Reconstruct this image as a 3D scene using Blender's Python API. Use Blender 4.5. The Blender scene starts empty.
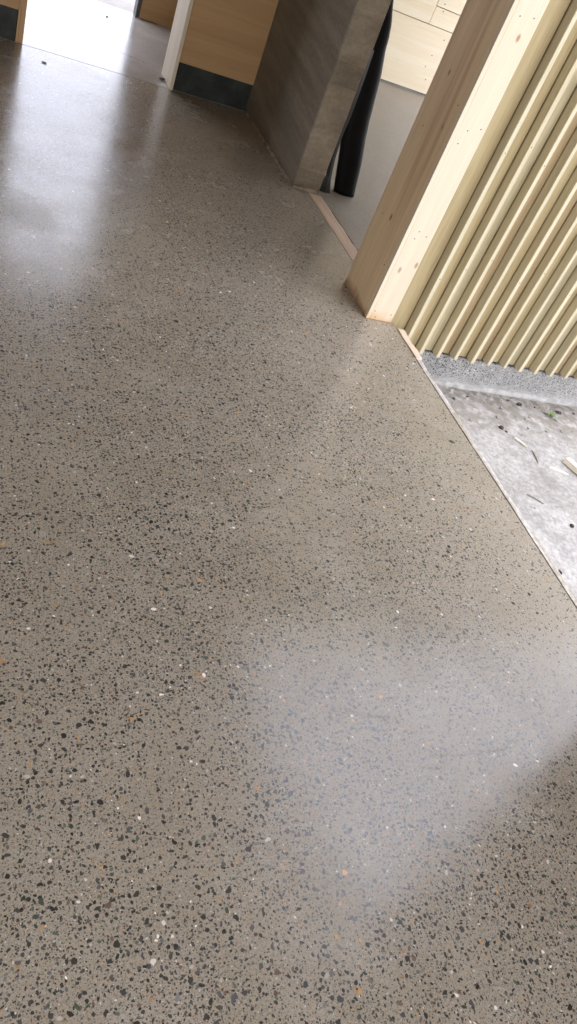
import bpy, bmesh, math, random
from mathutils import Vector, Matrix, noise
random.seed(7)
SC = bpy.context.scene
COL = SC.collection

# ------------------------------------------------------------------ helpers
def link(o, parent=None):
    COL.objects.link(o)
    if parent is not None:
        o.parent = parent
    return o

def mesh_obj(name, bm, mat, parent=None, smooth=False):
    me = bpy.data.meshes.new(name)
    bmesh.ops.recalc_face_normals(bm, faces=bm.faces)
    bm.to_mesh(me); bm.free()
    if mat: me.materials.append(mat)
    if smooth:
        for p in me.polygons: p.use_smooth = True
    return link(bpy.data.objects.new(name, me), parent)

def tag(o, label=None, cat=None, group=None, kind=None):
    if label: o['label'] = label
    if cat: o['category'] = cat
    if group: o['group'] = group
    if kind: o['kind'] = kind
    return o

def empty(name, loc, label, cat, group=None):
    o = bpy.data.objects.new(name, None); o.location = loc
    o.empty_display_size = 0.1
    link(o); return tag(o, label, cat, group)

def add_box(bm, lo, hi, bevel=0.0, seg=1):
    t = bmesh.new()
    bmesh.ops.create_cube(t, size=1)
    for v in t.verts:
        v.co = Vector([(lo[i] + hi[i]) / 2 + v.co[i] * (hi[i] - lo[i]) for i in range(3)])
    if bevel > 0:
        bmesh.ops.bevel(t, geom=t.edges[:], offset=bevel, segments=seg, affect='EDGES', profile=0.6)
    tmp = bpy.data.meshes.new('t'); t.to_mesh(tmp); t.free()
    bm.from_mesh(tmp); bpy.data.meshes.remove(tmp)

def box(name, lo, hi, mat, parent=None, bevel=0.0, seg=1, kind=None, smooth=False):
    bm = bmesh.new(); add_box(bm, lo, hi, bevel, seg)
    o = mesh_obj(name, bm, mat, parent, smooth)
    if kind: o['kind'] = kind
    return o

def sweep(rings, closed_ends=True):
    bm = bmesh.new(); vs = []
    for r in rings: vs.append([bm.verts.new(p) for p in r])
    n = len(rings[0])
    for a, b in zip(vs, vs[1:]):
        for i in range(n):
            bm.faces.new((a[i], a[(i+1) % n], b[(i+1) % n], b[i]))
    if closed_ends:
        bm.faces.new(vs[0][::-1]); bm.faces.new(vs[-1])
    return bm

# ------------------------------------------------------------------ node helper
class NT:
    def __init__(s, name):
        s.m = bpy.data.materials.new(name); s.m.use_nodes = True
        s.n = s.m.node_tree; s.n.nodes.clear()
        s.out = s.n.nodes.new('ShaderNodeOutputMaterial')
        s.b = s.n.nodes.new('ShaderNodeBsdfPrincipled')
        s.n.links.new(s.b.outputs[0], s.out.inputs[0])
    def new(s, t, **k):
        x = s.n.nodes.new(t)
        for a, v in k.items(): setattr(x, a, v)
        return x
    def put(s, sock, v):
        if hasattr(v, 'links') or isinstance(v, bpy.types.NodeSocket): s.n.links.new(v, sock)
        elif isinstance(v, (tuple, list)) and len(v) == 3 and sock.type == 'RGBA': sock.default_value = (*v, 1)
        else: sock.default_value = v
    def math(s, op, a, b=None, c=None, clamp=False):
        x = s.new('ShaderNodeMath', operation=op); x.use_clamp = clamp
        s.put(x.inputs[0], a)
        if b is not None: s.put(x.inputs[1], b)
        if c is not None: s.put(x.inputs[2], c)
        return x.outputs[0]
    def vmath(s, op, a, b=None, out=0):
        x = s.new('ShaderNodeVectorMath', operation=op)
        s.put(x.inputs[0], a)
        if b is not None:
            s.put(x.inputs['Scale'] if op == 'SCALE' else x.inputs[1], b)
        return x.outputs[out]
    def mix(s, f, a, b, mode='MIX'):
        x = s.new('ShaderNodeMix', data_type='RGBA', blend_type=mode)
        s.put(x.inputs[0], f); s.put(x.inputs[6], a); s.put(x.inputs[7], b)
        return x.outputs[2]
    def ramp(s, v, lo, hi, a=0.0, b=1.0, smooth=True):
        x = s.new('ShaderNodeMapRange'); x.interpolation_type = 'SMOOTHSTEP' if smooth else 'LINEAR'
        s.put(x.inputs[0], v)
        for i, q in enumerate((lo, hi, a, b)): s.put(x.inputs[i+1], q)
        return x.outputs[0]
    def colramp(s, v, stops, const=False):
        x = s.new('ShaderNodeValToRGB'); r = x.color_ramp
        if const: r.interpolation = 'CONSTANT'
        while len(r.elements) < len(stops): r.elements.new(0.5)
        for e, (p, c) in zip(r.elements, stops): e.position = p; e.color = (*c, 1)
        s.put(x.inputs[0], v); return x.outputs[0]
    def coord(s, kind='Object'):
        return s.new('ShaderNodeTexCoord').outputs[kind]
    def noise(s, v, scale, detail=3, rough=0.55, dist=0.0, out=0):
        x = s.new('ShaderNodeTexNoise'); s.put(x.inputs['Vector'], v)
        x.inputs['Scale'].default_value = scale; x.inputs['Detail'].default_value = detail
        x.inputs['Roughness'].default_value = rough; x.inputs['Distortion'].default_value = dist
        return x.outputs[out]
    def sep(s, v):
        x = s.new('ShaderNodeSeparateXYZ'); s.put(x.inputs[0], v); return x.outputs
    def comb(s, a, b, c):
        x = s.new('ShaderNodeCombineXYZ')
        for i, q in enumerate((a, b, c)): s.put(x.inputs[i], q)
        return x.outputs[0]
    def bump(s, h, strength=0.3, dist=0.002):
        x = s.new('ShaderNodeBump'); x.inputs['Strength'].default_value = strength
        x.inputs['Distance'].default_value = dist; s.put(x.inputs['Height'], h)
        s.n.links.new(x.outputs[0], s.b.inputs['Normal'])
    def done(s, col=None, rough=None, spec=None):
        if col is not None: s.put(s.b.inputs['Base Color'], col)
        if rough is not None: s.put(s.b.inputs['Roughness'], rough)
        if spec is not None: s.b.inputs['Specular IOR Level'].default_value = spec
        return s.m

def plain(name, col, rough=0.6, nscale=20, var=0.25):
    t = NT(name); c = t.coord(); n = t.noise(c, nscale, 4)
    k = t.ramp(n, 0.3, 0.7, 1 - var, 1 + var)
    x = t.vmath('SCALE', t.comb(*col), k)
    return t.done(x, rough)

# ------------------------------------------------------------------ polished floor
def crack_mask(t, x, y, pts, width, seed, amp=0.012):
    """hairline crack along a polyline given as (x,y) points, y as wobbly function of x"""
    total = None
    wob = t.noise(t.comb(x, y, seed), 16, 5, 0.65)
    wob = t.math('MULTIPLY', t.math('SUBTRACT', wob, 0.5), amp * 5)
    for (x0, y0), (x1, y1) in zip(pts, pts[1:]):
        k = (y1 - y0) / (x1 - x0)
        d = t.math('SUBTRACT', t.math('SUBTRACT', y, wob), t.math('ADD', t.math('MULTIPLY', t.math('SUBTRACT', x, x0), k), y0))
        line = t.ramp(t.math('ABSOLUTE', d), width * 0.4, width, 1.0, 0.0)
        rng = t.math('MULTIPLY', t.ramp(x, x0 - 0.005, x0 + 0.002, 0, 1), t.ramp(x, x1 - 0.002, x1 + 0.005, 1, 0))
        m = t.math('MULTIPLY', line, rng)
        total = m if total is None else t.math('MAXIMUM', total, m)
    return total

def pebble_layer(t, co, scale, dens, r0, r1, jitter_seed, dens_field=None, stretch=2.15):
    """returns mask, random colour-sockets for one size of exposed aggregate"""
    off = t.vmath('ADD', co, (jitter_seed * 3.17, jitter_seed * 1.73, 0))
    wn = t.noise(off, scale * 1.3, 2, 0.5, out=1)
    wv = t.vmath('SCALE', t.vmath('SUBTRACT', wn, (0.5, 0.5, 0.5)), 0.55 / scale)
    p = t.vmath('SCALE', t.vmath('ADD', off, wv), scale)
    p = t.vmath('MULTIPLY', p, (1, 1, 0))
    v = t.new('ShaderNodeTexVoronoi', voronoi_dimensions='2D', feature='F1'); t.put(v.inputs['Vector'], p)
    v.inputs['Scale'].default_value = 1.0
    d = t.vmath('SUBTRACT', p, v.outputs['Position'])
    cr, cg, cb = t.sep(v.outputs['Color'])[:3]
    rot = t.new('ShaderNodeVectorRotate', rotation_type='Z_AXIS'); t.put(rot.inputs['Vector'], d)
    t.put(rot.inputs['Angle'], t.math('MULTIPLY', cg, 6.283))
    st = t.comb(1.0, t.ramp(cb, 0, 1, 1.0, stretch, False), 0.0)
    dd = t.vmath('LENGTH', t.vmath('MULTIPLY', rot.outputs[0], st), out=1)
    frac = t.math('FRACT', t.math('MULTIPLY', cb, 17.31))
    r = t.ramp(t.math('POWER', frac, 1.8), 0, 1, r0, r1, False)
    if dens_field is not None:
        pres = t.math('LESS_THAN', cr, t.math('MULTIPLY', dens_field, dens))
    else:
        pres = t.math('LESS_THAN', cr, dens)
    m = t.ramp(t.math('SUBTRACT', dd, r), -0.035, 0.035, 1, 0)
    m = t.math('MULTIPLY', m, pres)
    hue = t.math('FRACT', t.math('MULTIPLY', cg, 23.7))
    val = t.math('FRACT', t.math('MULTIPLY', cb, 41.9))
    return m, hue, val

def polished():
    t = NT('polished_concrete'); co = t.coord()
    x, y, z = t.sep(co)[:3]
    big = t.noise(co, 1.1, 3, 0.5)
    med = t.noise(co, 5.0, 4, 0.6)
    fine = t.noise(co, 160, 4, 0.7)
    grit = t.noise(co, 700, 2, 0.7)
    base = t.mix(t.ramp(med, 0.3, 0.7), (0.290, 0.249, 0.185), (0.345, 0.307, 0.242))
    base = t.mix(t.ramp(big, 0.35, 0.65), base, (0.325, 0.286, 0.224))
    base = t.vmath('SCALE', base, t.ramp(fine, 0.25, 0.75, 0.76, 1.20))
    tint = t.noise(co, 28, 3, 0.6)
    base = t.mix(t.ramp(tint, 0.42, 0.72, 0, 0.30), base, (0.32, 0.245, 0.155))
    base = t.vmath('SCALE', base, t.ramp(grit, 0.2, 0.8, 0.80, 1.20))
    # density of exposed stone: thinner close to the slab edge where the grinder cut less
    df = t.ramp(t.noise(co, 2.2, 3, 0.6), 0.30, 0.62, 0.62, 1.15)
    edge = t.ramp(x, 1.25, 1.98, 1.0, 0.42)
    df = t.math('MULTIPLY', df, edge)
    pal = [(0.0, (0.022, 0.024, 0.022)), (0.30, (0.035, 0.033, 0.030)), (0.50, (0.050, 0.050, 0.050)),
           (0.64, (0.052, 0.064, 0.050)), (0.74, (0.080, 0.055, 0.040)), (0.82, (0.10, 0.10, 0.095)),
           (0.90, (0.13, 0.115, 0.085)), (0.955, (0.30, 0.155, 0.055)), (0.975, (0.45, 0.41, 0.36))]
    col = base; allm = None
    #        scale dens  r0    r1   seed
    for sc, dn, r0, r1, sd, strength in ((300, 0.55, 0.16, 0.36, 5, 0.55), (190, 0.78, 0.16, 0.40, 3, 0.86),
                               (105, 0.70, 0.20, 0.46, 2, 0.95), (66, 0.40, 0.20, 0.46, 1, 0.97), (30, 0.05, 0.13, 0.26, 4, 0.95)):
        m, hue, val = pebble_layer(t, co, sc, dn, r0, r1, sd, df)
        pc = t.colramp(hue, pal, True)
        pc = t.vmath('SCALE', pc, t.ramp(val, 0, 1, 0.9, 2.1, False))
        mm = t.math('MULTIPLY', m, strength)
        col = t.mix(mm, col, pc)
        allm = m if allm is None else t.math('MAXIMUM', allm, m)
    # pale chips
    m, hue, val = pebble_layer(t, co, 75, 0.09, 0.08, 0.17, 9)
    col = t.mix(t.math('MULTIPLY', m, 0.8), col, (0.62, 0.58, 0.52))
    # hairline cracks
    c1 = t.math('MAXIMUM', crack_mask(t, x, y, [(0.93, 0.902), (1.13, 0.838)], 0.0018, 2.0, 0.012), crack_mask(t, x, y, [(1.205, 0.738), (1.36, 0.738), (1.47, 0.768)], 0.0024, 4.0, 0.014))
    c2 = crack_mask(t, x, y, [(0.42, 5.36), (0.80, 5.22), (1.05, 5.40)], 0.006, 5.0, 0.02)
    cr = t.math('MAXIMUM', c1, c2)
    col = t.mix(t.math('MULTIPLY', cr, 0.72), col, (0.07, 0.055, 0.04))
    rg = t.ramp(t.noise(co, 3.0, 4, 0.6), 0.3, 0.7, 0.20, 0.29)
    rg = t.math('SUBTRACT', rg, t.math('MULTIPLY', allm, 0.06))
    # dull scuffed patch on the left
    dx = t.math('DIVIDE', t.math('SUBTRACT', x, 0.33), 0.14); dy = t.math('DIVIDE', t.math('SUBTRACT', y, 3.28), 0.17)
    dd = t.math('SQRT', t.math('ADD', t.math('MULTIPLY', dx, dx), t.math('MULTIPLY', dy, dy)))
    dd = t.math('ADD', dd, t.math('MULTIPLY', t.math('SUBTRACT', t.noise(co, 9, 3), 0.5), 1.2))
    dull = t.ramp(dd, 0.5, 1.3, 1, 0)
    rg = t.math('ADD', rg, t.math('MULTIPLY', dull, 0.10))
    hgt = t.math('ADD', t.math('MULTIPLY', t.noise(co, 6, 3), 1.0), t.math('MULTIPLY', cr, -0.6))
    hgt = t.math('ADD', hgt, t.math('MULTIPLY', allm, -0.05))
    t.bump(hgt, 0.12, 0.004)
    grain = t.noise(co, 230, 3, 0.75)
    sp = t.math('MULTIPLY', t.ramp(grain, 0.36, 0.60, 0.20, 0.64), t.math('ADD', 1.0, t.math('MULTIPLY', allm, 0.5)))
    t.put(t.b.inputs['Specular IOR Level'], sp)
    return t.done(col, rg)

def smooth_concrete(name, a, b, rough=(0.25, 0.4), spots=True, cracks=None):
    t = NT(name); co = t.coord(); x, y, z = t.sep(co)[:3]
    n = t.noise(co, 2.3, 5, 0.6); f = t.noise(co, 60, 4, 0.7)
    col = t.mix(t.ramp(n, 0.3, 0.7), a, b)
    col = t.vmath('SCALE', col, t.ramp(f, 0.25, 0.75, 0.85, 1.12))
    if spots:
        m, h, v = pebble_layer(t, co, 40, 0.10, 0.06, 0.16, 6)
        col = t.mix(t.math('MULTIPLY', m, 0.7), col, (0.06, 0.05, 0.045))
    if cracks:
        for pts, w, s in cracks:
            col = t.mix(t.math('MULTIPLY', crack_mask(t, x, y, pts, w, s, 0.02), 0.8), col, (0.05, 0.045, 0.04))
    t.bump(f, 0.1, 0.003)
    return t.done(col, t.ramp(n, 0.3, 0.7, *rough))

def wood(name, light, dark, axis=2, scale=1.0, rough=0.55, knots=(), contrast=1.0, stain=None, randomize=True, streak=None, knot_axes=(0, 2)):
    """sawn pine with grain running along `axis` in object space; knots = (u, v, size)"""
    t = NT(name); co = t.coord()
    if randomize:
        rnd = t.new('ShaderNodeObjectInfo').outputs['Random']
        cg = t.vmath('ADD', co, t.vmath('SCALE', t.comb(3.1, 7.7, 5.3), rnd))
    else: cg = co
    sq = [26 * scale] * 3; sq[axis] = 1.1 * scale
    g = t.noise(t.vmath('MULTIPLY', cg, tuple(sq)), 1.0, 4, 0.6, 0.6)
    sq2 = [150 * scale] * 3; sq2[axis] = 3 * scale
    f = t.noise(t.vmath('MULTIPLY', cg, tuple(sq2)), 1.0, 3, 0.6)
    rings = t.math('PINGPONG', t.math('MULTIPLY', g, 7.0), 0.5)
    k = t.math('ADD', t.math('MULTIPLY', t.ramp(g, 0.3, 0.7), 0.5), t.math('MULTIPLY', rings, 0.5 * contrast))
    k = t.math('ADD', k, t.math('MULTIPLY', t.math('SUBTRACT', f, 0.5), 0.5 * contrast))
    col = t.mix(t.math('MULTIPLY', k, 1.0, clamp=True), light, dark)
    s = t.sep(co)
    for (u, v, r, kc) in knots:
        du = t.math('DIVIDE', t.math('SUBTRACT', s[knot_axes[0]], u), r * 0.8)
        dv = t.math('DIVIDE', t.math('SUBTRACT', s[knot_axes[1]], v), r * 1.5)
        d = t.math('SQRT', t.math('ADD', t.math('MULTIPLY', du, du), t.math('MULTIPLY', dv, dv)))
        d = t.math('ADD', d, t.math('MULTIPLY', t.math('SUBTRACT', f, 0.5), 0.5))
        col = t.mix(t.ramp(d, 0.3, 1.2, 0.85, 0.0), col, kc)
    if streak:
        n = t.noise(t.vmath('MULTIPLY', cg, (9, 9, 0.5) if axis == 2 else (0.5, 9, 9)), 1.0, 2)
        col = t.mix(t.ramp(n, 0.52, 0.68, 0, 0.6), col, streak)
    if stain:
        h = t.math('ADD', s[2], t.math('MULTIPLY', t.math('SUBTRACT', t.noise(co, 14, 3), 0.5), 0.08))
        col = t.mix(t.ramp(h, 0.0, 0.055, 0.75, 0), col, stain)
    t.bump(f, 0.12, 0.002)
    return t.done(col, rough, 0.35)

def plywood(name, light, dark, axis=0, seam=None):
    return wood(name, light, dark, axis=axis, scale=0.55, rough=0.6, contrast=0.7, randomize=False)

M = {}
M['floor'] = polished()
M['hall'] = smooth_concrete('hall_concrete', (0.32, 0.30, 0.27), (0.42, 0.40, 0.37), (0.14, 0.24),
    cracks=[([(0.40, 6.1), (0.62, 6.25), (0.86, 6.20), (1.33, 6.0)], 0.007, 3.0), ([(1.00, 5.75), (1.06, 6.5), (1.10, 7.1)], 0.006, 8.0)])
M['rough'] = smooth_concrete('grey_room_concrete', (0.22, 0.192, 0.150), (0.30, 0.265, 0.21), (0.4, 0.6))
M['outside'] = smooth_concrete('pale_yard_concrete', (0.33, 0.315, 0.29), (0.42, 0.40, 0.375), (0.8, 0.9))
M['plaster'] = plain('ceiling_lining', (0.24, 0.165, 0.095), 0.8, 3, 0.08)
M['wall'] = plain('unlined_wall', (0.16, 0.115, 0.07), 0.8, 4, 0.15)
M['post_side'] = wood('post_side_pine', (0.76, 0.60, 0.38), (0.62, 0.44, 0.25), 2, contrast=1.0, stain=(0.26, 0.12, 0.04),
    streak=(0.42, 0.22, 0.10), knots=((0.17, 0.42, 0.013, (0.17, 0.07, 0.03)), (0.09, 0.85, 0.010, (0.22, 0.09, 0.04)), (0.22, 1.02, 0.010, (0.16, 0.07, 0.03))), knot_axes=(1, 2))
M['post_front'] = wood('post_front_pine', (0.68, 0.585, 0.455), (0.60, 0.485, 0.35), 2, contrast=0.6, stain=(0.58, 0.36, 0.17),
    knots=((0.055, 0.262, 0.012, (0.33, 0.23, 0.15)), (0.125, 0.30, 0.012, (0.28, 0.20, 0.13)), (0.085, 1.235, 0.012, (0.30, 0.15, 0.08))), knot_axes=(0, 2))
M['slat'] = wood('treated_pine_batten', (0.56, 0.505, 0.365), (0.42, 0.355, 0.225), 2, contrast=0.9, rough=0.6)
M['slat_b'] = wood('treated_pine_batten_green', (0.55, 0.505, 0.37), (0.42, 0.37, 0.245), 2, contrast=1.0, rough=0.6)
BK = [wood('treated_pine_backing_' + n, a, b, 2, contrast=1.2, rough=0.65) for n, a, b in
      (('olive', (0.44, 0.36, 0.205), (0.30, 0.23, 0.115)), ('grey', (0.44, 0.385, 0.25), (0.31, 0.26, 0.15)), ('brown', (0.40, 0.31, 0.18), (0.27, 0.195, 0.10)))]
M['trimwood'] = wood('rough_strip_pine', (0.66, 0.50, 0.36), (0.42, 0.28, 0.18), 1, contrast=1.2)
M['ply'] = plywood('warm_plywood', (0.50, 0.32, 0.16), (0.38, 0.22, 0.10))
M['ply_v'] = wood('shaded_jamb_pine', (0.50, 0.33, 0.18), (0.38, 0.23, 0.11), 2, contrast=0.7)  # brown pine with the left jamb's shade put into its colour
M['jamb'] = wood('pale_jamb_pine', (0.70, 0.62, 0.50), (0.58, 0.48, 0.35), 2, contrast=0.7)
M['plank'] = wood('pale_plank_pine', (0.90, 0.82, 0.64), (0.80, 0.66, 0.44), 0, scale=0.6, contrast=0.9)
M['dark'] = plain('damp_dark_concrete', (0.016, 0.021, 0.019), 0.6, 9, 0.7)
M['nail'] = plain('nail_steel', (0.10, 0.09, 0.08), 0.4)
M['plastic'] = plain('black_polythene', (0.004, 0.004, 0.005), 0.5, 6, 0.3)
for m_ in (M['plastic'],): m_.node_tree.nodes['Principled BSDF'].inputs['Specular IOR Level'].default_value = 0.2
M['plastic2'] = plain('dusty_black_polythene', (0.005, 0.006, 0.0055), 0.5, 30, 0.4)
M['stone'] = plain('grey_stone', (0.30, 0.28, 0.25), 0.8, 60, 0.3)
M['clod'] = plain('dark_soil', (0.05, 0.042, 0.032), 0.95, 80, 0.5)
M['chip'] = wood('white_offcut_pine', (0.86, 0.80, 0.68), (0.74, 0.64, 0.50), 0, contrast=0.5)
M['offcut_edge'] = plain('weathered_offcut_edge', (0.30, 0.27, 0.22), 0.8)
M['mud'] = plain('brown_mud', (0.14, 0.10, 0.065), 0.9, 80, 0.4)
M['leaf'] = plain('green_leaf', (0.22, 0.27, 0.13), 0.6)
M['darkleaf'] = plain('dark_leaf', (0.03, 0.07, 0.03), 0.5)
M['darkpost'] = plain('dark_frame_metal', (0.06, 0.06, 0.06), 0.5)

def block_mat():
    t = NT('board_marked_concrete'); co = t.coord(); x, y, z = t.sep(co)[:3]
    # sawn board imprint: streaks that run down at a slant on the side
    d = t.comb(t.math('MULTIPLY', x, 4.0), t.math('MULTIPLY', y, 1.1), t.math('MULTIPLY', t.math('ADD', z, t.math('MULTIPLY', y, -0.10)), 11.0))
    n = t.noise(d, 1.0, 4, 0.6); f = t.noise(co, 45, 5, 0.7); b = t.noise(co, 2.5, 3)
    col = t.mix(t.ramp(n, 0.3, 0.7), (0.165, 0.136, 0.098), (0.245, 0.213, 0.165))
    col = t.vmath('SCALE', col, t.ramp(f, 0.25, 0.75, 0.85, 1.15))
    col = t.mix(t.ramp(b, 0.5, 0.7, 0, 0.35), col, (0.13, 0.135, 0.12))
    # courses: each 0.115/0.23 m course has its own tone at the wall end
    c = t.math('FLOOR', t.math('DIVIDE', t.math('SUBTRACT', z, 0.0), 0.118))
    w = t.new('ShaderNodeTexWhiteNoise', noise_dimensions='1D'); t.put(w.inputs['W'], t.math('ADD', c, 3.5))
    front = t.ramp(y, 0.01, 0.03, 1, 0)
    k = t.ramp(w.outputs['Value'], 0, 1, 1.05, 1.65, False)
    k = t.math('ADD', t.math('MULTIPLY', t.math('SUBTRACT', k, 1.0), front), 1.0)
    col = t.vmath('SCALE', col, k)
    h = t.math('ADD', z, t.math('MULTIPLY', t.math('SUBTRACT', t.noise(co, 12, 4), 0.5), 0.10))
    col = t.mix(t.ramp(h, 0.0, 0.04, 0.7, 0), col, (0.10, 0.06, 0.035))
    t.bump(t.math('ADD', f, n), 0.25, 0.004)
    return t.done(col, 0.75)
M['block'] = block_mat()

def plinth_mat():
    t = NT('exposed_aggregate_footing'); co = t.coord(); x, y, z = t.sep(co)[:3]
    n = t.noise(co, 7, 4, 0.6)
    col = t.mix(t.ramp(n, 0.3, 0.7), (0.235, 0.232, 0.225), (0.33, 0.325, 0.31))
    for sc, dn, sd in ((150, 0.75, 11), (85, 0.6, 12)):
        q = t.comb(x, z, 0.0)
        m, hue, val = pebble_layer(t, q, sc, dn, 0.22, 0.50, sd)
        # fewer stones towards the dusty right side and base
        df = t.math('MULTIPLY', t.ramp(x, 0.35, 0.65, 1.35, 0.8), t.ramp(t.math('ADD', z, t.math('MULTIPLY', n, 0.05)), -0.25, -0.20, 0.25, 1.0))
        pc = t.colramp(hue, [(0, (0.025, 0.025, 0.027)), (0.65, (0.07, 0.073, 0.075)), (0.8, (0.22, 0.2, 0.18)), (0.92, (0.5, 0.49, 0.47))], True)
        col = t.mix(t.math('MULTIPLY', m, df), col, pc)
    dust = t.ramp(t.math('ADD', z, t.math('MULTIPLY', t.math('SUBTRACT', t.noise(co, 10, 4), 0.5), 0.10)), -0.285, -0.235, 0.65, 0)
    col = t.mix(dust, col, (0.40, 0.39, 0.37))
    t.bump(t.noise(co, 90, 3), 0.3, 0.004)
    return t.done(col, 0.8)
M['plinth'] = plinth_mat()

def ground_mat():
    t = NT('dusty_yard_ground'); co = t.coord(); x, y, z = t.sep(co)[:3]
    n = t.noise(co, 3.0, 5, 0.65); f = t.noise(co, 40, 5, 0.75); g = t.noise(co, 14, 4, 0.6)
    col = t.mix(t.ramp(n, 0.35, 0.65), (0.355, 0.335, 0.305), (0.48, 0.46, 0.425))
    col = t.vmath('SCALE', col, t.ramp(f, 0.25, 0.75, 0.62, 1.22))
    soil = t.math('MULTIPLY', t.ramp(y, 2.40, 2.80, 0, 1), t.ramp(g, 0.36, 0.58, 0, 0.85))
    col = t.mix(soil, col, (0.21, 0.18, 0.14))
    deb = t.math('MULTIPLY', t.ramp(y, 2.76, 2.90, 0, 1), t.ramp(t.noise(co, 22, 4, 0.7), 0.44, 0.58, 0, 0.85))
    col = t.mix(deb, col, (0.11, 0.092, 0.07))
    blot = t.noise(co, 9, 5, 0.7)
    col = t.mix(t.ramp(blot, 0.52, 0.66, 0, 0.5), col, (0.24, 0.225, 0.20))
    spot = t.math('MULTIPLY', t.ramp(g, 0.66, 0.74, 0, 0.6), t.ramp(f, 0.45, 0.6, 0, 1))
    col = t.mix(spot, col, (0.13, 0.12, 0.10))
    t.bump(t.math('ADD', f, g), 0.5, 0.008)
    return t.done(col, 0.9)
M['ground'] = ground_mat()

# ------------------------------------------------------------------ setting
EDGE = 1.985
box('floor', (-2.6, -1.6, -0.30), (EDGE, 5.598, 0.0), M['floor'], kind='structure', bevel=0.002)
box('floor', (-2.6, 5.608, -0.30), (1.885, 7.35, -0.001), M['hall'], kind='structure')
box('floor', (2.085, 3.06, -0.25), (5.1, 8.3, -0.006), M['rough'], kind='structure')
box('floor', (-14, 7.352, -0.35), (14, 30, -0.02), M['outside'], kind='structure').name = 'ground_far'
CEIL = 2.6
box('ceiling', (-2.6, -1.6, CEIL), (2.03, 5.6, CEIL + 0.12), M['plaster'], kind='structure')
box('ceiling', (-2.6, 5.6, 2.45), (1.885, 7.35, 2.57), M['plaster'], kind='structure')
box('ceiling', (2.09, 3.08, CEIL), (5.1, 8.3, CEIL + 0.12), M['plaster'], kind='structure')
box('wall_left', (-2.72, -1.6, -0.3), (-2.6, 7.35, 2.7), M['wall'], kind='structure')
box('wall_right_unseen', (EDGE + 0.02, -1.0, -0.3), (EDGE + 0.14, 0.92, 2.7), M['wall'], kind='structure')  # unseen wall piece, added to bound the sky's reflection in the floor
# wall across the back with the doorway in it
PB = 5.60
box('wall_back', (1.354, PB, 0.174), (1.884, PB + 0.10, CEIL), M['ply'], kind='structure')
box('wall_back', (-2.6, PB, 0.177), (0.362, PB + 0.10, CEIL), M['ply'], kind='structure')
box('baseboard_back', (1.354, PB + 0.015, 0.0), (1.884, PB + 0.09, 0.172), M['dark'], kind='structure')
box('baseboard_back', (-2.6, PB + 0.015, 0.0), (0.362, PB + 0.09, 0.175), M['dark'], kind='structure')
# doorway jambs
box('trim_1', (1.330, PB - 0.032, 0.001), (1.353, PB + 0.29, CEIL), M['jamb'], kind='structure', bevel=0.002)
box('trim_2', (0.376, PB + 0.008, 0.001), (0.406, PB + 0.24, CEIL), M['ply_v'], kind='structure', bevel=0.002)
box('trim_2', (0.363, PB - 0.006, 0.001), (0.375, PB + 0.10, CEIL), M['ply_v'], kind='structure').name = 'trim_3'
# far wall of the hall
box('wall_far', (1.365, 7.25, 0.004), (1.884, 7.34, 2.45), M['ply'], kind='structure')
box('trim_4', (1.333, 7.24, 0.001), (1.360, 7.36, 2.45), M['darkpost'], kind='structure')
box('wall_far', (-2.6, 7.25, 0.004), (-0.6, 7.34, 2.45), M['ply'], kind='structure')
# room on the right
box('wall_right_unseen', (5.0, 3.06, -0.002), (5.1, 3.6, 2.598), M['plank'], kind='structure')
box('ground', (5.11, 3.06, -0.5), (16, 16, -0.3), M['outside'], kind='structure').name = 'ground_side'

# plank wall at the back of the right-hand room
pw = empty('plank_wall', (2.10, 8.07, 0), 'pale pine plank wall in bright light at the back of the side room', 'wall')
hts = [0.0, 0.60, 0.72, 1.32, 1.92, 2.52]
box('plank', (0.0, 0.0, 0.012), (2.89, 0.03, 0.597), M['plank'], pw, bevel=0.003)
box('plank', (0.0, 0.0, 0.603), (2.148, 0.03, 1.10), M['plank'], pw, bevel=0.003)
box('plank', (2.154, 0.004, 0.603), (2.89, 0.034, 0.76), M['plank'], pw, bevel=0.003)
box('plank', (2.154, 0.0, 0.766), (2.89, 0.03, 1.10), M['plank'], pw, bevel=0.003)
box('plank', (0.0, 0.0, 1.106), (2.89, 0.03, 1.70), M['plank'], pw, bevel=0.003)
box('plank', (0.0, 0.0, 1.706), (2.89, 0.03, 2.5), M['plank'], pw, bevel=0.003)
box('backing', (0.0, 0.035, 0.0), (2.89, 0.07, 2.5), M['wall'], pw)
def nail(parent, p, axis, r=0.0028):
    bm = bmesh.new()
    bmesh.ops.create_cone(bm, cap_ends=True, segments=10, radius1=r, radius2=r * 0.85, depth=0.002)
    if axis == 'y': bmesh.ops.rotate(bm, cent=(0, 0, 0), matrix=Matrix.Rotation(math.pi / 2, 3, 'X'), verts=bm.verts)
    if axis == 'x': bmesh.ops.rotate(bm, cent=(0, 0, 0), matrix=Matrix.Rotation(math.pi / 2, 3, 'Y'), verts=bm.verts)
    bmesh.ops.translate(bm, vec=p, verts=bm.verts)
    return mesh_obj('nail', bm, M['nail'], parent)
for u, v in ((2.23, 0.80), (2.22, 0.85), (2.245, 0.74), (2.38, 0.52), (2.32, 0.36), (2.36, 0.14), (2.30, 0.25)):
    nail(pw, (u, -0.001, v), 'y', 0.006)

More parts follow.
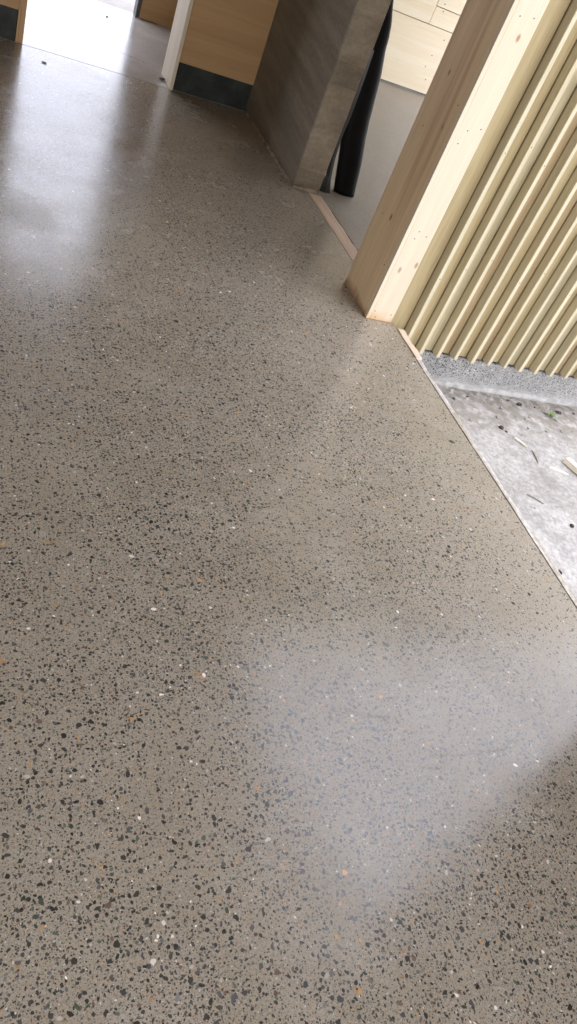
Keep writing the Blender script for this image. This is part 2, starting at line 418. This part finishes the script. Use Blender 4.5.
# ------------------------------------------------------------------ block wall end (pillar)
def pillar():
    root = empty('concrete_pillar', (1.885, 4.39, 0), 'grey board-marked concrete wall end standing between doorway and black plastic roll', 'pillar')
    bm = bmesh.new()
    x1, y1, zt = 0.172, 3.68, 2.6
    # gridded faces so that the arris and faces can be slightly uneven
    ny, nz, nx = 46, 56, 6
    def disp(p):
        n = noise.noise(Vector((p[0] * 9, p[1] * 7, p[2] * 7))) * 0.0035
        chip = max(0, noise.noise(Vector((p[0] * 30 + 4, p[1] * 30, p[2] * 30)))) * 0.006
        return n, chip
    # front (y=0)
    def grid(fn, nu, nv):
        vs = [[bm.verts.new(fn(i / nu, j / nv)) for j in range(nv + 1)] for i in range(nu + 1)]
        for i in range(nu):
            for j in range(nv):
                bm.faces.new((vs[i][j], vs[i+1][j], vs[i+1][j+1], vs[i][j+1]))
    def P(x, y, z):
        n, c = disp((x, y, z))
        k = 1.0 if (x < 1e-6 and y < 1e-6) else 0.0
        xx = x + (n if x < 1e-6 else 0) + k * c
        yy = y + (n if y < 1e-6 else 0) + k * c
        return Vector((xx, yy, z))
    grid(lambda u, v: P(x1 * u, 0, zt * v), nx, nz * 2)
    grid(lambda u, v: P(0, y1 * u, zt * v), ny * 2, nz * 2)
    grid(lambda u, v: Vector((x1, y1 * u, zt * v)), 2, 2)
    grid(lambda u, v: Vector((x1 * u, y1, zt * v)), 2, 2)
    grid(lambda u, v: Vector((x1 * u, y1 * v, zt)), 2, 2)
    bmesh.ops.remove_doubles(bm, verts=bm.verts, dist=0.0004)
    mesh_obj('wall_body', bm, M['block'], root, smooth=False)
    # ragged mortar skirt at the base
    bm = bmesh.new(); rings = []
    path = [(-0.004, 1.20), (-0.004, 0.8), (-0.004, 0.4), (-0.005, 0.02), (-0.002, -0.006), (0.06, -0.008), (0.165, -0.008)]
    pts = []
    for (a, b) in zip(path, path[1:]):
        n = max(2, int(math.dist(a, b) / 0.03))
        for i in range(n): pts.append((a[0] + (b[0] - a[0]) * i / n, a[1] + (b[1] - a[1]) * i / n))
    pts.append(path[-1])
    vs = []
    for i, (px, py) in enumerate(pts):
        h = 0.012 + 0.016 * abs(noise.noise(Vector((px * 20, py * 9, 1.3))))
        w = 0.007 + 0.010 * abs(noise.noise(Vector((px * 20, py * 12, 7.3))))
        side = 1 if i >= len(pts) - 9 else 0
        o = Vector((0, -w, 0)) if side else Vector((-w, 0, 0))
        c = Vector((px, py, 0))
        inn = Vector((0.0, 0.012, 0)) if side else Vector((0.012, 0, 0))
        vs.append([bm.verts.new(c + o + Vector((0, 0, 0.001))), bm.verts.new(c + o * 0.6 + Vector((0, 0, h * 0.5))), bm.verts.new(c + Vector((0, 0, h))), bm.verts.new(c + inn + Vector((0, 0, 0.001)))])
    for a, b in zip(vs, vs[1:]):
        for k in range(3): bm.faces.new((a[k], b[k], b[k+1], a[k+1]))
    mesh_obj('mortar_skirt', bm, M['skirt'], root)
M['skirt'] = plain('rubbed_mortar', (0.22, 0.17, 0.12), 0.85, 14, 0.5)
pillar()

# ------------------------------------------------------------------ big boxed timber post
tp = empty('timber_post', (1.835, 2.94, 0), 'large boxed pine post standing on the slab edge beside the batten wall', 'post')
box('side_board', (0.0, 0.0225, 0.001), (0.019, 0.325, 2.598), M['post_side'], tp, bevel=0.001)
box('edge_strip', (0.0, 0.0, 0.001), (0.019, 0.022, 2.598), M['post_front'], tp, bevel=0.001)
box('front_board', (0.0196, 0.001, 0.001), (0.139, 0.022, 2.598), M['post_front'], tp, bevel=0.0015)
box('side_board', (0.120, 0.023, 0.001), (0.139, 0.325, 2.598), M['post_side'], tp, bevel=0.0015)
box('back_board', (0.020, 0.306, 0.001), (0.119, 0.325, 2.598), M['post_side'], tp, bevel=0.0015)
for u, v in ((0.045, 0.015), (0.030, 0.045), (0.120, 0.040), (0.055, 0.415), (0.062, 0.450), (0.105, 0.435), (0.045, 0.83), (0.06, 0.885), (0.115, 0.905), (0.05, 1.30), (0.11, 1.31)):
    nail(tp, (u, 0.0, v), 'y')
for u, v in ((0.05, 0.25), (0.25, 0.40), (0.24, 0.80), (0.05, 0.95)):
    nail(tp, (-0.001, u, v), 'x')

# ------------------------------------------------------------------ batten wall
bw = empty('batten_wall', (1.98, 2.90, 0), 'outside wall of vertical treated-pine battens beside the boxed post', 'wall')
YB = 0.053
# backing boards run between the battens
xs = [0.090]
x = 0.196
while x < 3.5:
    xs.append(x); x += 0.1065 + random.uniform(-0.003, 0.003)
for i, x in enumerate(xs):
    w = 0.020 + random.uniform(-0.002, 0.003)
    zb = -0.112 + random.uniform(-0.006, 0.006)
    bm = bmesh.new()
    add_box(bm, (x, 0.0, zb), (x + w, 0.052, 2.58), 0.002, 1)
    # the sawn face wanders a little along its length
    ph = random.uniform(0, 6); b = random.uniform(-0.0025, 0.0025)
    cuts = bmesh.ops.bisect_plane
    for zc in (0.2, 0.5, 0.9, 1.3, 1.8, 2.2):
        cuts(bm, geom=bm.verts[:] + bm.edges[:] + bm.faces[:], plane_co=(0, 0, zc), plane_no=(0, 0, 1))
    for v in bm.verts:
        v.co.x += b * math.sin(v.co.z * 2.1 + ph); 
    o = mesh_obj('batten', bm, M['slat'] if i % 3 else M['slat_b'], bw)
edges = [-0.004] + [x + 0.006 for x in xs] + [3.62]
for a, b in zip(edges, edges[1:]):
    bm = bmesh.new(); add_box(bm, (a + 0.0012, YB, -0.113 + random.uniform(-0.002, 0.002)), (b - 0.0095, YB + 0.014, 2.58), 0.001)
    mesh_obj('backing_board', bm, BK[int(a * 97) % 3], bw)
for i in (0, 1, 2, 4, 5, 7, 9):
    nail(bw, (xs[i] + 0.012, -0.001, 0.28 + 0.07 * (i % 3)), 'y', 0.0022)
    nail(bw, (xs[i] + 0.011, -0.001, 0.86 + 0.05 * (i % 2)), 'y', 0.0022)
box('wall_front', (1.98, 2.968, -0.115), (5.6, 3.045, 2.58), M['wall'], kind='structure')

# concrete footing below the battens, with a lip at the ground
fo = empty('concrete_footing', (1.99, 2.944, 0), 'speckled grey concrete footing below the battens of the outside wall', 'foundation')
bm = bmesh.new(); add_box(bm, (0.06, 0.0, -0.40), (3.6, 0.10, -0.119), 0.0)
mesh_obj('footing_face', bm, M['plinth'], fo)
bm = bmesh.new(); n = 120; vs = []
for i in range(n + 1):
    x = 0.06 + 3.5 * i / n
    w = 0.014 + 0.008 * noise.noise(Vector((x * 6, 0, 0))); h = -0.268 + 0.006 * noise.noise(Vector((x * 9, 3, 0)))
    vs.append([bm.verts.new((x, -0.001, h + 0.004)), bm.verts.new((x, -w, h)), bm.verts.new((x, -w - 0.006, h - 0.012)), bm.verts.new((x, -w - 0.004, -0.36)), bm.verts.new((x, -0.001, -0.36))])
for a, b in zip(vs, vs[1:]):
    for k in range(5): bm.faces.new((a[k], b[k], b[(k+1) % 5], a[(k+1) % 5]))
bm.faces.new(vs[0]); bm.faces.new(vs[-1][::-1])
M['lip'] = plain('pale_cement_lip', (0.33, 0.32, 0.30), 0.85, 25, 0.2)
mesh_obj('ground_lip', bm, M['lip'], fo)

# ------------------------------------------------------------------ ground outside
def gh(x, y):
    d = 0.006 * noise.noise(Vector((x * 3, y * 3, 0))) + 0.003 * noise.noise(Vector((x * 14, y * 14, 2)))
    if y > 2.6: d += (y - 2.6) * 0.02 + 0.006 * noise.noise(Vector((x * 26, y * 26, 5)))
    return -0.295 + d
bm = bmesh.new(); nx, ny = 130, 150; vs = []
for i in range(nx + 1):
    row = []
    for j in range(ny + 1):
        x = 2.05 + (i / nx) ** 1.6 * 12; y = 2.949 - (j / ny) ** 1.6 * 14
        row.append(bm.verts.new((x, y, gh(x, y))))
    vs.append(row)
for i in range(nx):
    for j in range(ny): bm.faces.new((vs[i][j], vs[i+1][j], vs[i+1][j+1], vs[i][j+1]))
g = mesh_obj('ground_right', bm, M['ground'], smooth=True); g['kind'] = 'structure'

# ------------------------------------------------------------------ strips on the slab edge
def strip(name, x0, x1, y0, y1, ztop, label, mat, seed, rag=0.004, step=0.02):
    n = int((y1 - y0) / step); rings = []
    for i in range(n + 1):
        y = y0 + (y1 - y0) * i / n
        a = noise.noise(Vector((seed, y * 7, 0))) * rag + noise.noise(Vector((seed, y * 31, 4))) * rag * 0.7
        b = noise.noise(Vector((seed + 5, y * 9, 0))) * rag * 0.8
        z = ztop + noise.noise(Vector((seed + 9, y * 12, 0))) * 0.003
        rings.append([Vector((x0, y, -0.09)), Vector((x0, y, z)), Vector((x1 + a + b, y, z - 0.002)), Vector((x1 + a, y, -0.09))])
    o = mesh_obj(name, sweep(rings), mat); tag(o, label, 'edging strip'); return o
def strip_mat():
    t = NT('dusty_edging_strip'); co = t.coord(); x, y, z = t.sep(co)[:3]
    n = t.noise(t.comb(t.math('MULTIPLY', x, 60), t.math('MULTIPLY', y, 3.5), 0.0), 1.0, 4, 0.6)
    f = t.noise(co, 50, 4, 0.7)
    wood_c = t.mix(t.ramp(f, 0.3, 0.7), (0.44, 0.385, 0.30), (0.27, 0.225, 0.165))
    dust = t.mix(t.ramp(f, 0.3, 0.7), (0.62, 0.59, 0.55), (0.36, 0.33, 0.29))
    col = t.mix(t.ramp(n, 0.42, 0.58), wood_c, dust)
    t.bump(f, 0.4, 0.004); return t.done(col, 0.8)
M['strip'] = strip_mat()
M['palestrip'] = wood('pale_broken_pine', (0.72, 0.60, 0.46), (0.58, 0.44, 0.31), 1, contrast=0.8)
strip('edging_strip', 1.990, 2.016, 0.94, 2.65, 0.000, 'thin dusty timber strip along the slab edge beside the outdoor ground', M['strip'], 2.0, 0.006)
strip('edging_strip', 1.990, 2.075, 3.26, 4.375, -0.001, 'wide pinkish timber strip on the slab edge between post and concrete pillar', M['trimwood'], 6.0, 0.006)
strip('edging_strip', 1.9895, 2.026, 2.655, 2.892, 0.004, 'short broken pale timber strip at the foot of the first batten', M['palestrip'], 11.0, 0.009, 0.012)

# ------------------------------------------------------------------ black plastic roll leaning on the pillar
pr = empty('plastic_roll', (2.298, 4.53, -0.006), 'tall black plastic sheet roll leaning against the concrete pillar', 'plastic roll')
prof = [(z, (l + r) / 2 - 2.298, (r - l) / 2) for z, l, r in ((0, 2.215, 2.361), (0.2, 2.165, 2.325), (0.35, 2.124, 2.286), (0.44, 2.100, 2.268), (0.684, 2.078, 2.229),
        (0.815, 2.070, 2.196), (0.87, 2.068, 2.190), (0.935, 2.068, 2.175), (1.044, 2.066, 2.132), (1.2, 2.066, 2.112), (1.9, 2.066, 2.100))]
rings = []
def lerp_prof(z):
    for a, b in zip(prof, prof[1:]):
        if a[0] <= z <= b[0]:
            k = (z - a[0]) / (b[0] - a[0]); return a[1] + (b[1] - a[1]) * k, a[2] + (b[2] - a[2]) * k
    return prof[-1][1:]
for i in range(77):
    z = 1.9 * i / 76; cx, w = lerp_prof(z); ring = []
    for k in range(36):
        a = 2 * math.pi * k / 36
        wr = 1 + (0.02 + 0.05 * min(1, max(0, z - 0.7) / 0.4)) * noise.noise(Vector((math.cos(a) * 1.6, math.sin(a) * 1.6, z * 1.6)))
        ring.append(Vector((cx + w * wr * math.cos(a), min(w, 0.075) * 0.55 * wr * math.sin(a), z + 0.001)))
    rings.append(ring)
mesh_obj('roll', sweep(rings), M['plastic'], pr, smooth=True)
# loose sheet end folded out between roll and pillar
rings = []
fl = ((0.0, 2.086, 2.166), (0.07, 2.088, 2.140), (0.10, 2.097, 2.134), (0.2, 2.078, 2.117), (0.33, 2.062, 2.106), (0.44, 2.062, 2.110), (0.8, 2.062, 2.10))
for i in range(33):
    z = 0.8 * i / 32
    for a, b in zip(fl, fl[1:]):
        if a[0] <= z <= b[0]:
            k = (z - a[0]) / (b[0] - a[0]); xl = a[1] + (b[1] - a[1]) * k - 2.298; xr = a[2] + (b[2] - a[2]) * k - 2.298
    yy = -0.072 + 0.006 * math.sin(z * 8); z += 0.002
    rings.append([Vector((xl, yy, z)), Vector(((xl + xr) / 2, yy - 0.010, z)), Vector((xr, yy, z)), Vector((xr - 0.003, yy + 0.006, z)), Vector(((xl + xr) / 2, yy - 0.004, z)), Vector((xl + 0.003, yy + 0.006, z))])
mesh_obj('loose_flap', sweep(rings), M['plastic2'], pr)

# ------------------------------------------------------------------ small things
def lump(name, loc, size, mat, label, cat, group=None, flat=0.6, seed=0, elong=1.0, rz=0.0):
    bm = bmesh.new(); bmesh.ops.create_icosphere(bm, subdivisions=2, radius=1)
    for v in bm.verts:
        d = 1 + 0.45 * noise.noise(v.co * 1.7 + Vector((seed * 3.3, 0, 0)))
        v.co = Vector((v.co.x * d * size * elong, v.co.y * d * size, v.co.z * d * size * flat))
    zmin = min(v.co.z for v in bm.verts)
    for v in bm.verts: v.co.z -= zmin
    o = mesh_obj(name, bm, mat); o.location = loc; o.rotation_euler.z = rz
    return tag(o, label, cat, group)

# white offcut lying on the ground at the picture's right edge
oc = empty('timber_offcut', (2.93, 2.395, gh(2.93, 2.39) + 0.002), 'white square timber offcut lying on the dusty ground at the right', 'offcut')
oc.rotation_euler.z = math.radians(-68)
box('stick', (0.0, -0.017, 0.0), (0.36, 0.017, 0.030), M['chip'], oc, bevel=0.001)
def sliver(name, a, b, w, h, mat, label, cat='splinter'):
    a = Vector((*a, gh(*a) + 0.002)); b = Vector((*b, gh(*b) + 0.002))
    d = (b - a); n = Vector((-d.y, d.x, 0)).normalized(); rings = []
    for i in range(9):
        k = i / 8; p = a + d * k + n * 0.006 * math.sin(k * 3.14)
        ww = w * (math.sin(math.pi * min(1, k * 0.9 + 0.1)) ** 0.6) * 0.5 + 0.0006
        rings.append([p - n * ww, p + n * ww, p + n * ww * 0.5 + Vector((0, 0, h)), p - n * ww * 0.5 + Vector((0, 0, h))])
    o = mesh_obj(name, sweep(rings), mat); return tag(o, label, cat)
sliver('wood_shaving', (2.79, 2.335), (2.885, 2.29), 0.012, 0.006, M['chip'], 'curved white wood shaving lying just left of the square offcut')
sliver('wood_shaving', (2.700, 2.555), (2.735, 2.475), 0.013, 0.006, M['chip'], 'short pale shaving lying on the ground between the weed and the slab edge')
sliver('twig', (2.755, 2.46), (2.735, 2.36), 0.005, 0.004, M['offcut_edge'], 'thin grey twig lying below the short pale shaving', 'twig')
sliver('twig', (2.52, 2.12), (2.58, 2.06), 0.005, 0.004, M['offcut_edge'], 'thin grey twig lying on bright dust near the middle of the slab edge', 'twig')
clods = [((2.905, 2.855), 0.018, 'black soil clod at the foot of the concrete footing left of the weed'), ((2.655, 2.625), 0.017, 'dark soil clod lying alone on pale dust below the footing'),
         ((2.675, 2.600), 0.012, None), ((3.18, 2.84), 0.018, 'dark soil clod against the footing right of the weed'), ((2.84, 2.88), 0.011, None), ((2.45, 2.82), 0.012, None), ((2.56, 2.86), 0.010, None),
         ((2.67, 1.93), 0.014, 'dark clod at the right picture edge below the square offcut'), ((2.41, 1.645), 0.013, 'dark clod near the slab edge, lowest of all'), ((2.385, 1.66), 0.009, None), ((3.02, 2.86), 0.010, None), ((3.3, 2.85), 0.013, None)]
for i, ((x, y), s, lab) in enumerate(clods):
    if lab: lump('soil_clod', (x, y, gh(x, y) - 0.003), s * 0.75, M['clod'], lab, 'soil', None, 0.55, i, 1.3, i)
    else: lump('soil_clod', (x, y, gh(x, y) - 0.002), s * 0.6, M['clod'], 'tiny dark crumb of soil on the dusty ground', 'soil', 'tiny soil crumbs on the ground', 0.55, i, 1.2, i)
proto = None
for i in range(46):
    x = random.uniform(2.15, 3.4); y = random.uniform(1.2, 2.86)
    if i < 18: y = random.uniform(2.62, 2.87)
    if proto is None:
        proto = lump('stone', (x, y, gh(x, y)), 0.008, M['stone'], 'small grey stone on the dusty ground outside', 'stone', 'small stones scattered on the ground', 0.6, 3); o = proto
    else:
        o = proto.copy(); COL.objects.link(o); o.location = (x, y, gh(x, y))
    s = random.uniform(0.4, 1.3); o.scale = (s, s * random.uniform(0.6, 1), s); o.rotation_euler.z = random.uniform(0, 6)

# weed
wd = empty('weed', (3.09, 2.80, gh(3.09, 2.8)), 'small green weed growing from the ground below the batten wall', 'plant')
def blade(a, L, w, lift):
    bm = bmesh.new(); vs = []
    for i in range(6):
        k = i / 5; r = L * k; z = lift * math.sin(k * 2.2) + 0.002
        ww = w * math.sin(math.pi * (0.08 + 0.9 * k)); c = Vector((math.cos(a) * r, math.sin(a) * r, z)); n = Vector((-math.sin(a), math.cos(a), 0))
        vs.append((bm.verts.new(c - n * ww), bm.verts.new(c + Vector((0, 0, -0.001))), bm.verts.new(c + n * ww)))
    for p, q in zip(vs, vs[1:]):
        bm.faces.new((p[0], q[0], q[1], p[1])); bm.faces.new((p[1], q[1], q[2], p[2]))
    o = mesh_obj('leaf', bm, M['leaf'], wd)
    m = o.modifiers.new('t', 'SOLIDIFY'); m.thickness = 0.0008
for i in range(14): blade(i * 2.4, random.uniform(0.02, 0.055), random.uniform(0.003, 0.006), random.uniform(0.008, 0.02))
# a green leaf fragment on the polished floor
o = lump('leaf_fragment', (1.892, 2.053, 0.0005), 0.007, M['darkleaf'], 'tiny dark green leaf bit lying on the polished floor near its edge', 'leaf', None, 0.25, 4, 1.7, -0.5)
o = lump('mud_crumb', (0.519, 5.354, 0.0005), 0.011, M['mud'], 'brown mud crumb on the polished floor in front of the doorway', 'soil', None, 0.3, 5, 1.4, 0.3)
o = lump('mud_crumb', (1.31, 5.74, 0.0005), 0.018, M['clod'], 'dark crumb lying against the foot of the right door jamb', 'soil', None, 0.4, 6, 1.3, 0.8)
o = lump('mud_crumb', (1.075, 6.95, 0.0), 0.009, M['clod'], 'small dark speck on the pale hall floor beyond the doorway', 'soil', None, 0.4, 7, 1.3, 0.8)
# two dark chips beyond the post
o = lump('bark_chip', (2.535, 4.28, -0.006), 0.013, M['clod'], 'upper of two dark chips on the grey floor beside the plastic roll', 'chip', None, 0.3, 8, 1.6, -0.7)
o = lump('bark_chip', (2.545, 4.19, -0.006), 0.014, M['clod'], 'lower of two dark chips on the grey floor behind the post', 'chip', None, 0.3, 9, 1.8, -0.7)

# ------------------------------------------------------------------ light
w = bpy.data.worlds.new('overcast_sky'); SC.world = w; w.use_nodes = True
nt = w.node_tree; bg = nt.nodes['Background']
tc = nt.nodes.new('ShaderNodeTexCoord'); sp = nt.nodes.new('ShaderNodeSeparateXYZ'); nt.links.new(tc.outputs['Generated'], sp.inputs[0])
# overcast: whiter and dimmer at the horizon, bluer and brighter overhead; a bluer, brighter patch beyond the doorway is added for the floor streak
rp = nt.nodes.new('ShaderNodeMapRange'); rp.interpolation_type = 'SMOOTHSTEP'; nt.links.new(sp.outputs[2], rp.inputs[0])
for k_, v_ in enumerate((0.05, 0.75, 3.5, 5.4)): rp.inputs[k_ + 1].default_value = v_
cf = nt.nodes.new('ShaderNodeMapRange'); cf.interpolation_type = 'SMOOTHSTEP'; nt.links.new(sp.outputs[2], cf.inputs[0])
for k_, v_ in enumerate((0.15, 0.6, 0.0, 1.0)): cf.inputs[k_ + 1].default_value = v_
dp = nt.nodes.new('ShaderNodeVectorMath'); dp.operation = 'DOT_PRODUCT'
nt.links.new(tc.outputs['Generated'], dp.inputs[0]); dp.inputs[1].default_value = Vector((-0.10, 0.92, 0.36)).normalized()
mr = nt.nodes.new('ShaderNodeMapRange'); mr.interpolation_type = 'SMOOTHSTEP'; nt.links.new(dp.outputs['Value'], mr.inputs[0])
for k_, v_ in enumerate((0.80, 0.98, 0.0, 1.0)): mr.inputs[k_ + 1].default_value = v_
mx = nt.nodes.new('ShaderNodeMath'); mx.operation = 'MAXIMUM'; nt.links.new(cf.outputs[0], mx.inputs[0]); nt.links.new(mr.outputs[0], mx.inputs[1])
mc = nt.nodes.new('ShaderNodeMix'); mc.data_type = 'RGBA'; nt.links.new(mx.outputs[0], mc.inputs[0])
mc.inputs[6].default_value = (1.0, 0.975, 0.94, 1); mc.inputs[7].default_value = (0.82, 0.85, 1.0, 1)
nt.links.new(mc.outputs[2], bg.inputs[0])
ad = nt.nodes.new('ShaderNodeMath'); ad.operation = 'MULTIPLY_ADD'; nt.links.new(mr.outputs[0], ad.inputs[0]); ad.inputs[1].default_value = 0.5
nt.links.new(rp.outputs[0], ad.inputs[2]); nt.links.new(ad.outputs[0], bg.inputs[1])

# ------------------------------------------------------------------ camera
a, b, c, f = -0.578209852, 0.901340255, 0.451139220, 779.3012
Rm = Matrix.Rotation(a, 3, 'Z') @ Matrix.Rotation(b, 3, 'X') @ Matrix.Rotation(c, 3, 'Z')
cam = bpy.data.cameras.new('camera'); co = bpy.data.objects.new('camera', cam); COL.objects.link(co)
co.matrix_world = Matrix.Translation((0, 0, 1.5)) @ Rm.to_4x4()
cam.sensor_fit = 'VERTICAL'; cam.sensor_height = 24.0; cam.lens = f * 24.0 / 1024.0
cam.clip_start = 0.02; cam.clip_end = 200
SC.camera = co
vs_ = SC.view_settings
SC.display_settings.display_device = 'sRGB'
vs_.view_transform = 'Standard'; vs_.look = 'None'; vs_.gamma = 1.0; vs_.use_curve_mapping = False
vs_.exposure = 0.0
SC.cycles.max_bounces = 8
SC.cycles.diffuse_bounces = 5
